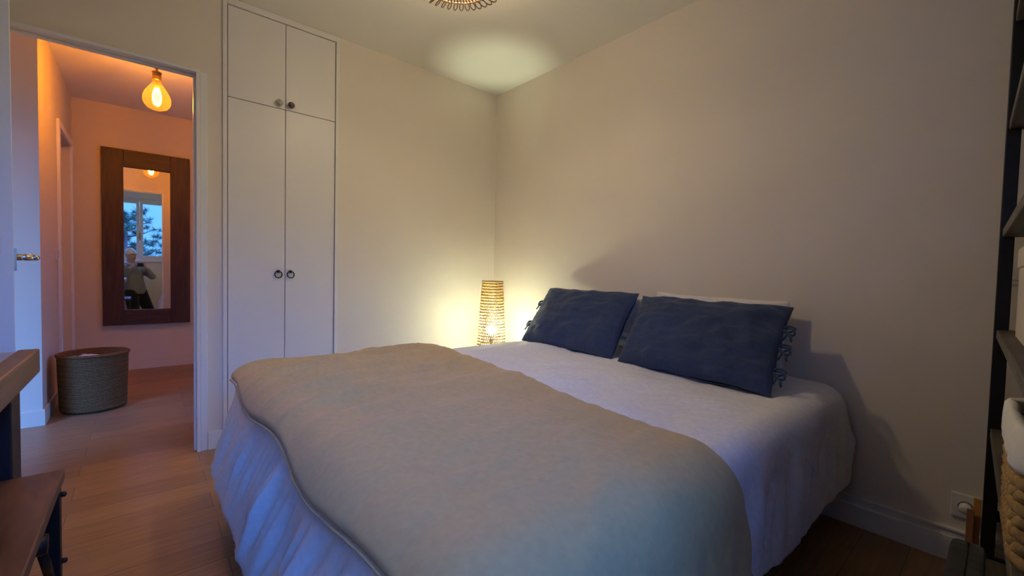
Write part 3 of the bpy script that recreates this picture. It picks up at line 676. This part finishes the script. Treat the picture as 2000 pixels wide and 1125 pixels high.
for lx in (BXA+0.045, BXB-0.045):
    for ly in (BY0-0.020, BY1+0.020):
        leg = rel(MB().box(lx-0.018, lx+0.018, ly-0.016, ly+0.016, 0, BT-0.029), bn).build('leg', M['blackmetal'], bn, bevel=0.003)
        s = 1 if ly > -2.6 else -1
        for z in (BT-0.055, BT-0.235): rel(MB().lathe([(0.007, s*0.016), (0.007, s*0.024), (0.004, s*0.027)], 10, (lx-0.004, ly, z), 'y'), bn).build('bolt', M['blackmetal'], leg)
for ly in (BY0-0.020, BY1+0.020):
    rel(MB().box(BXA+0.065, BXB-0.065, ly-0.012, ly+0.012, BT-0.05, BT-0.029), bn).build('rail', M['blackmetal'], bn)
for lx, sg in ((BXA+0.065, 1), (BXB-0.065, -1)):
    b = MB(); b.tube([(lx, BY0-0.022, BT-0.265), (lx+sg*0.13, BY0-0.022, BT-0.115)], 0.010, 8); b.lathe([(0.022, -0.012), (0.024, 0), (0.022, 0.012)], 16, (lx+sg*0.135, BY0-0.022, BT-0.105), 'y'); b.tube([(lx+sg*0.135, BY0-0.022, BT-0.105), (lx+sg*0.135, BY0-0.022, BT-0.05)], 0.008, 8)
    rel(b, bn).build('brace', M['blackmetal'], bn)
# things on the desk
sp_ = thing('desk_box', 'small dark plum box with pale wooden lid on the desk', 'box', (1.20, -2.70, DT-0.004), 0)
MB().box(-0.09, 0.09, -0.09, 0.075, 0.0005, 0.036).build('box_body', M['purple'], sp_, bevel=0.004)
MB().box(-0.094, 0.094, -0.094, 0.080, 0.0365, 0.052).build('lid', M['cream'], sp_, bevel=0.003)
b = MB(); b.lathe([(0.07, 0.0), (0.068, 0.01), (0.04, 0.07), (0.028, 0.10), (0.001, 0.102)], 28); cn = b.build('desk_ornament', M['purple'], loc=(1.185, -2.708, DT+0.0485)); tag(cn, 'dark plum cone standing on the pale-lidded desk box', 'ornament')

# ---------------------------------------------------------------- the photographer, seen in the mirror
F3 = Vector((-0.757, 0.653, 0)); R3 = Vector((0.653, 0.757, 0)); Z3 = Vector((0, 0, 1))
DG = None
def skin(name, joints, edges, mat, parent, root=0, sub=2):
    me = bpy.data.meshes.new(name); me.from_pydata([j[0] for j in joints], edges, []); me.update()
    o = bpy.data.objects.new(name, me); COL.objects.link(o)
    md = o.modifiers.new('k', 'SKIN'); md.use_smooth_shade = True; md.branch_smoothing = 0.6
    for i, j in enumerate(joints):
        r = j[1] if isinstance(j[1], (tuple, list)) else (j[1], j[1])
        me.skin_vertices[0].data[i].radius = r; me.skin_vertices[0].data[i].use_root = (i == root)
    sb = o.modifiers.new('s', 'SUBSURF'); sb.levels = sub; sb.render_levels = sub
    bpy.context.view_layer.update()
    dg = bpy.context.evaluated_depsgraph_get(); nm = bpy.data.meshes.new_from_object(o.evaluated_get(dg))
    nm.materials.clear(); nm.materials.append(mat)
    for p in nm.polygons: p.use_smooth = True
    bpy.data.objects.remove(o); ob = bpy.data.objects.new(name, nm); COL.objects.link(ob); ob.parent = parent
    ob.matrix_parent_inverse = Matrix.Translation(-Vector(parent.location))
    return ob
pn = thing('person', 'white-haired person kneeling with a phone, seen in the hall mirror', 'person', (3.15, -2.40, 0))
V = Vector
pel = V((3.12, -2.375, 0.50)); sp1 = V((3.145, -2.405, 0.68)); ch = V((3.16, -2.435, 0.88)); nk = V((3.15, -2.452, 1.045))
hr, hl = pel+R3*0.09-Z3*0.02, pel-R3*0.09-Z3*0.02
kr, kl = V((3.10, -2.175, 0.075)), V((2.93, -2.40, 0.075))
ar, al = kr-F3*0.40-Z3*0.015, kl-F3*0.40-Z3*0.015
tr, tl = ar-F3*0.10-Z3*0.015, al-F3*0.10-Z3*0.015
sr, sl = ch+R3*0.175+Z3*0.07, ch-R3*0.175+Z3*0.07
er, el = V((3.09, -2.105, 0.76)), V((2.885, -2.615, 0.75))
wr_, wl = CAM-F3*0.055+R3*0.085-Z3*0.055, CAM-F3*0.055-R3*0.175-Z3*0.055
pr, pl_ = CAM-F3*0.030+R3*0.045-Z3*0.02, CAM-F3*0.030-R3*0.140-Z3*0.02
hd0 = nk+F3*0.015+Z3*0.05; hd1 = nk+F3*0.035+Z3*0.12; hd2 = nk+F3*0.02+Z3*0.19; hd3 = nk+F3*0.015+Z3*0.245
J = [(pel, 0.10), (sp1, 0.09), (ch, 0.095), (nk, 0.058), (hd0, 0.066), (hd1, 0.076), (hd2, 0.080), (hd3, 0.050),
     (hr, 0.07), (kr, 0.048), (ar, 0.036), (tr, 0.034), (hl, 0.07), (kl, 0.048), (al, 0.036), (tl, 0.034),
     (sr, 0.05), (er, 0.036), (wr_, 0.028), (pr, 0.026), (sl, 0.05), (el, 0.036), (wl, 0.028), (pl_, 0.026)]
# fingers: four behind the phone rim and a thumb for each hand
E_ = [(0, 1), (1, 2), (2, 3), (3, 4), (4, 5), (5, 6), (6, 7), (0, 8), (8, 9), (9, 10), (10, 11), (0, 12), (12, 13), (13, 14), (14, 15), (2, 16), (16, 17), (17, 18), (18, 19), (2, 20), (20, 21), (21, 22), (22, 23)]
body = skin('body', J, E_, M['skin'], pn)
for side, palm in ((1, pr), (-1, pl_)):
    jf = []; ef = []
    for k, (dz, ln) in enumerate(((0.034, 0.9), (0.014, 1.0), (-0.006, 0.95), (-0.026, 0.78))):
        base = palm + Z3*dz*0.7 + R3*side*0.004; i = len(jf)
        jf += [(base, 0.0095), (base+F3*0.018+Z3*(0.008-0.0)+R3*side*0.004, 0.009), (base+F3*0.022*1.0-R3*side*0.020*ln+Z3*0.010, 0.008), (base+F3*0.020-R3*side*0.040*ln+Z3*0.010, 0.0065)]
        ef += [(i, i+1), (i+1, i+2), (i+2, i+3)]
    base = palm-Z3*0.028-F3*0.004; i = len(jf)
    jf += [(base, 0.011), (base-R3*side*0.018-F3*0.012+Z3*0.008, 0.010), (base-R3*side*0.036-F3*0.014+Z3*0.020, 0.008)]; ef += [(i, i+1), (i+1, i+2)]
    for k in range(4): ef.append((4*k, i)) if k == 3 else ef.append((4*k, 4*k+4))
    skin('fingers', jf, ef, M['skin'], body, sub=1).parent = body
fc = hd1+F3*0.0
def ell(name, c, rx, ry, rz, mat, parent, hair=False):
    b = MB(); rg = []; n = 24; K = 16
    for i in range(K+1):
        th_ = PI*i/K; ring = []
        for j in range(n):
            ph = 2*PI*j/n; l = R3*(rx*math.sin(th_)*math.cos(ph)) + F3*(ry*math.sin(th_)*math.sin(ph)) + Z3*(rz*math.cos(th_)); k = 1.0
            if hair: k = 1+0.06*fbm((l.x*30, l.y*30, l.z*30), 2)
            ring.append(c+l*k)
        rg.append(ring)
    b.rings(rg); o = b.build(name, mat, parent); o.matrix_parent_inverse = Matrix.Translation(-Vector(pn.location)); return o
hc = nk+F3*0.02+Z3*0.155
ell('hair', hc-F3*0.020+Z3*0.046, 0.086, 0.092, 0.090, M['hair'], pn, True)
ell('nose', hc+F3*0.092-Z3*0.015, 0.012, 0.016, 0.023, M['skin'], pn)
for s in (-1, 1):
    ell('ear', hc+R3*s*0.079-F3*0.010-Z3*0.012, 0.009, 0.018, 0.029, M['skin'], pn)
    ell('eye', hc+R3*s*0.031+F3*0.074+Z3*0.012, 0.013, 0.010, 0.008, M['iron'], pn)
    ell('eyebrow', hc+R3*s*0.032+F3*0.080+Z3*0.030, 0.020, 0.008, 0.005, M['hair'], pn)
ell('mouth', hc+F3*0.078-Z3*0.062, 0.025, 0.010, 0.006, M['red'], pn)
def blob(name, chains, mat, parent, voxel=0.012, smooth=6):
    """overlapping limbs (centres, half-widths across R3 / F3) fused into one continuous surface"""
    mb = MB()
    for pts, n in chains:
        rings = []
        for k, (c, ra, rb) in enumerate(pts):
            t = (pts[min(k+1, len(pts)-1)][0]-pts[max(k-1, 0)][0]).normalized()
            u = R3-t*R3.dot(t)
            if u.length < 0.3: u = F3-t*F3.dot(t)
            u.normalize(); v = t.cross(u)
            rings.append([c+u*(ra*math.cos(2*PI*q/n))+v*(rb*math.sin(2*PI*q/n)) for q in range(n)])
        mb.rings(rings)
    o = mb.build(name, mat)
    md = o.modifiers.new('r', 'REMESH'); md.mode = 'VOXEL'; md.voxel_size = voxel; md.use_smooth_shade = True
    sm = o.modifiers.new('s', 'SMOOTH'); sm.iterations = smooth; sm.factor = 0.5
    bpy.context.view_layer.update(); dg = bpy.context.evaluated_depsgraph_get(); nm = bpy.data.meshes.new_from_object(o.evaluated_get(dg))
    for p in nm.polygons: p.use_smooth = True
    bpy.data.objects.remove(o); ob = bpy.data.objects.new(name, nm); COL.objects.link(ob); ob.parent = parent
    ob.matrix_parent_inverse = Matrix.Translation(-Vector(parent.location)); return ob
chains = [([(pel-Z3*0.07, 0.12, 0.09), (pel-Z3*0.06, 0.172, 0.135), (pel+Z3*0.03, 0.176, 0.14), (sp1, 0.172, 0.135), (sp1.lerp(ch, 0.6), 0.182, 0.132), (ch, 0.188, 0.125), (ch+Z3*0.06, 0.17, 0.105), (ch+Z3*0.115, 0.10, 0.075), (nk-Z3*0.015, 0.072, 0.07)], 24)]
for S_, E2, W_ in ((sr, er, wr_), (sl, el, wl)):
    chains.append(([(S_.lerp(ch, 0.4), 0.06, 0.06), (S_, 0.075, 0.075), (S_.lerp(E2, 0.5), 0.066, 0.066), (E2, 0.056, 0.056), (E2+(E2-S_).normalized()*0.02, 0.035, 0.035)], 16))
    chains.append(([(E2-(W_-E2).normalized()*0.02, 0.035, 0.035), (E2, 0.056, 0.056), (E2.lerp(W_, 0.5), 0.047, 0.047), (E2.lerp(W_, 0.86), 0.038, 0.038), (E2.lerp(W_, 0.88), 0.034, 0.034)], 16))
blob('sweater', chains, M['sweater'], pn)
b = MB(); b.tube([nk-Z3*0.012+R3*0.078*math.cos(a)+F3*0.078*math.sin(a)-Z3*0.02*math.sin(a) for a in [2*PI*k/24 for k in range(24)]], 0.017, 8, closed=True)
o = b.build('shirt_collar', M['shirt'], pn); o.matrix_parent_inverse = Matrix.Translation(-Vector(pn.location))
chains = [([(pel+Z3*0.02, 0.155, 0.12), (pel, 0.165, 0.128), (pel-Z3*0.08, 0.165, 0.13), (pel-Z3*0.13, 0.12, 0.09)], 24)]
for H_, K_, A_ in ((hr, kr, ar), (hl, kl, al)):
    chains.append(([(H_+Z3*0.05, 0.09, 0.10), (H_, 0.104, 0.11), (H_.lerp(K_, 0.5), 0.105, 0.10), (K_+Z3*0.03, 0.095, 0.082), (K_-Z3*0.005, 0.06, 0.05)], 18))
    chains.append(([(K_+F3*0.035, 0.04, 0.04), (K_+F3*0.01, 0.066, 0.064), (K_.lerp(A_, 0.4), 0.062, 0.060), (A_, 0.050, 0.050), (A_-F3*0.02, 0.047, 0.047)], 18))
blob('trousers', chains, M['trousers'], pn)
for a_, t_ in ((ar, tr), (al, tl)):
    skin('shoe', [(a_+F3*0.02+Z3*0.005, 0.048), (t_, 0.042), (t_-F3*0.04-Z3*0.005, 0.036)], [(0, 1), (1, 2)], M['blackmetal'], pn)
ph = thing('phone', 'dark smartphone held sideways, seen in the hall mirror', 'phone', CAM-F3*0.022-R3*0.050-Z3*0.012)
rot = Matrix((R3, F3, Z3)).transposed()
b = MB(); b.box(-0.074, 0.074, -0.004, 0.004, -0.036, 0.036, rot.to_4x4()); b.build('phone_body', M['blackmetal'], ph, bevel=0.003)
b = MB(); b.box(0.038, 0.068, 0.0041, 0.006, -0.002, 0.031, rot.to_4x4()); b.build('camera_bump', M['iron'], ph, bevel=0.002)

# ---------------------------------------------------------------- pine tree beyond the window
pt = thing('pine_tree', 'dark pine tree outside the window, seen in the hall mirror', 'tree', (8.6, -2.75, -3.1))
b = MB(); b.tube([(0, 0, 0), (0.1, 0.05, 2.5), (0.0, 0.1, 5.2)], [0.16, 0.13, 0.05], 10); 
tips = []; rn = random.Random(11)
for k in range(60):
    z = 1.8+3.7*k/60; a = k*2.4+rn.random(); L = (2.3*(1-(z-1.8)/4.0)+0.30)*(0.75+0.4*rn.random()); st = V((0.05, 0.06, z)); d = V((math.cos(a), math.sin(a), 0.28))
    pts = [st, st+d*L*0.5+Z3*0.0, st+d*L+Z3*0.10]; b.tube(pts, [0.03, 0.018, 0.006], 6)
    for q in range(9): tips.append((pts[0].lerp(pts[2], 0.25+0.75*q/8)+V((rn.uniform(-.12, .12), rn.uniform(-.12, .12), rn.uniform(-.05, .12))), d))
b.build('trunk', M['bark'], pt)
b = MB()
for c, d in tips:
    for k in range(34):
        v = V((rn.gauss(0, 1), rn.gauss(0, 1), rn.gauss(0.3, 0.8))).normalized(); L = rn.uniform(0.10, 0.20); n_ = v.cross(V((rn.random(), rn.random(), rn.random()))).normalized()*0.011
        b.add([c+n_, c-n_, c+v*L], [(0, 1, 2)])
nd = b.build('foliage', M['needles'], pt)
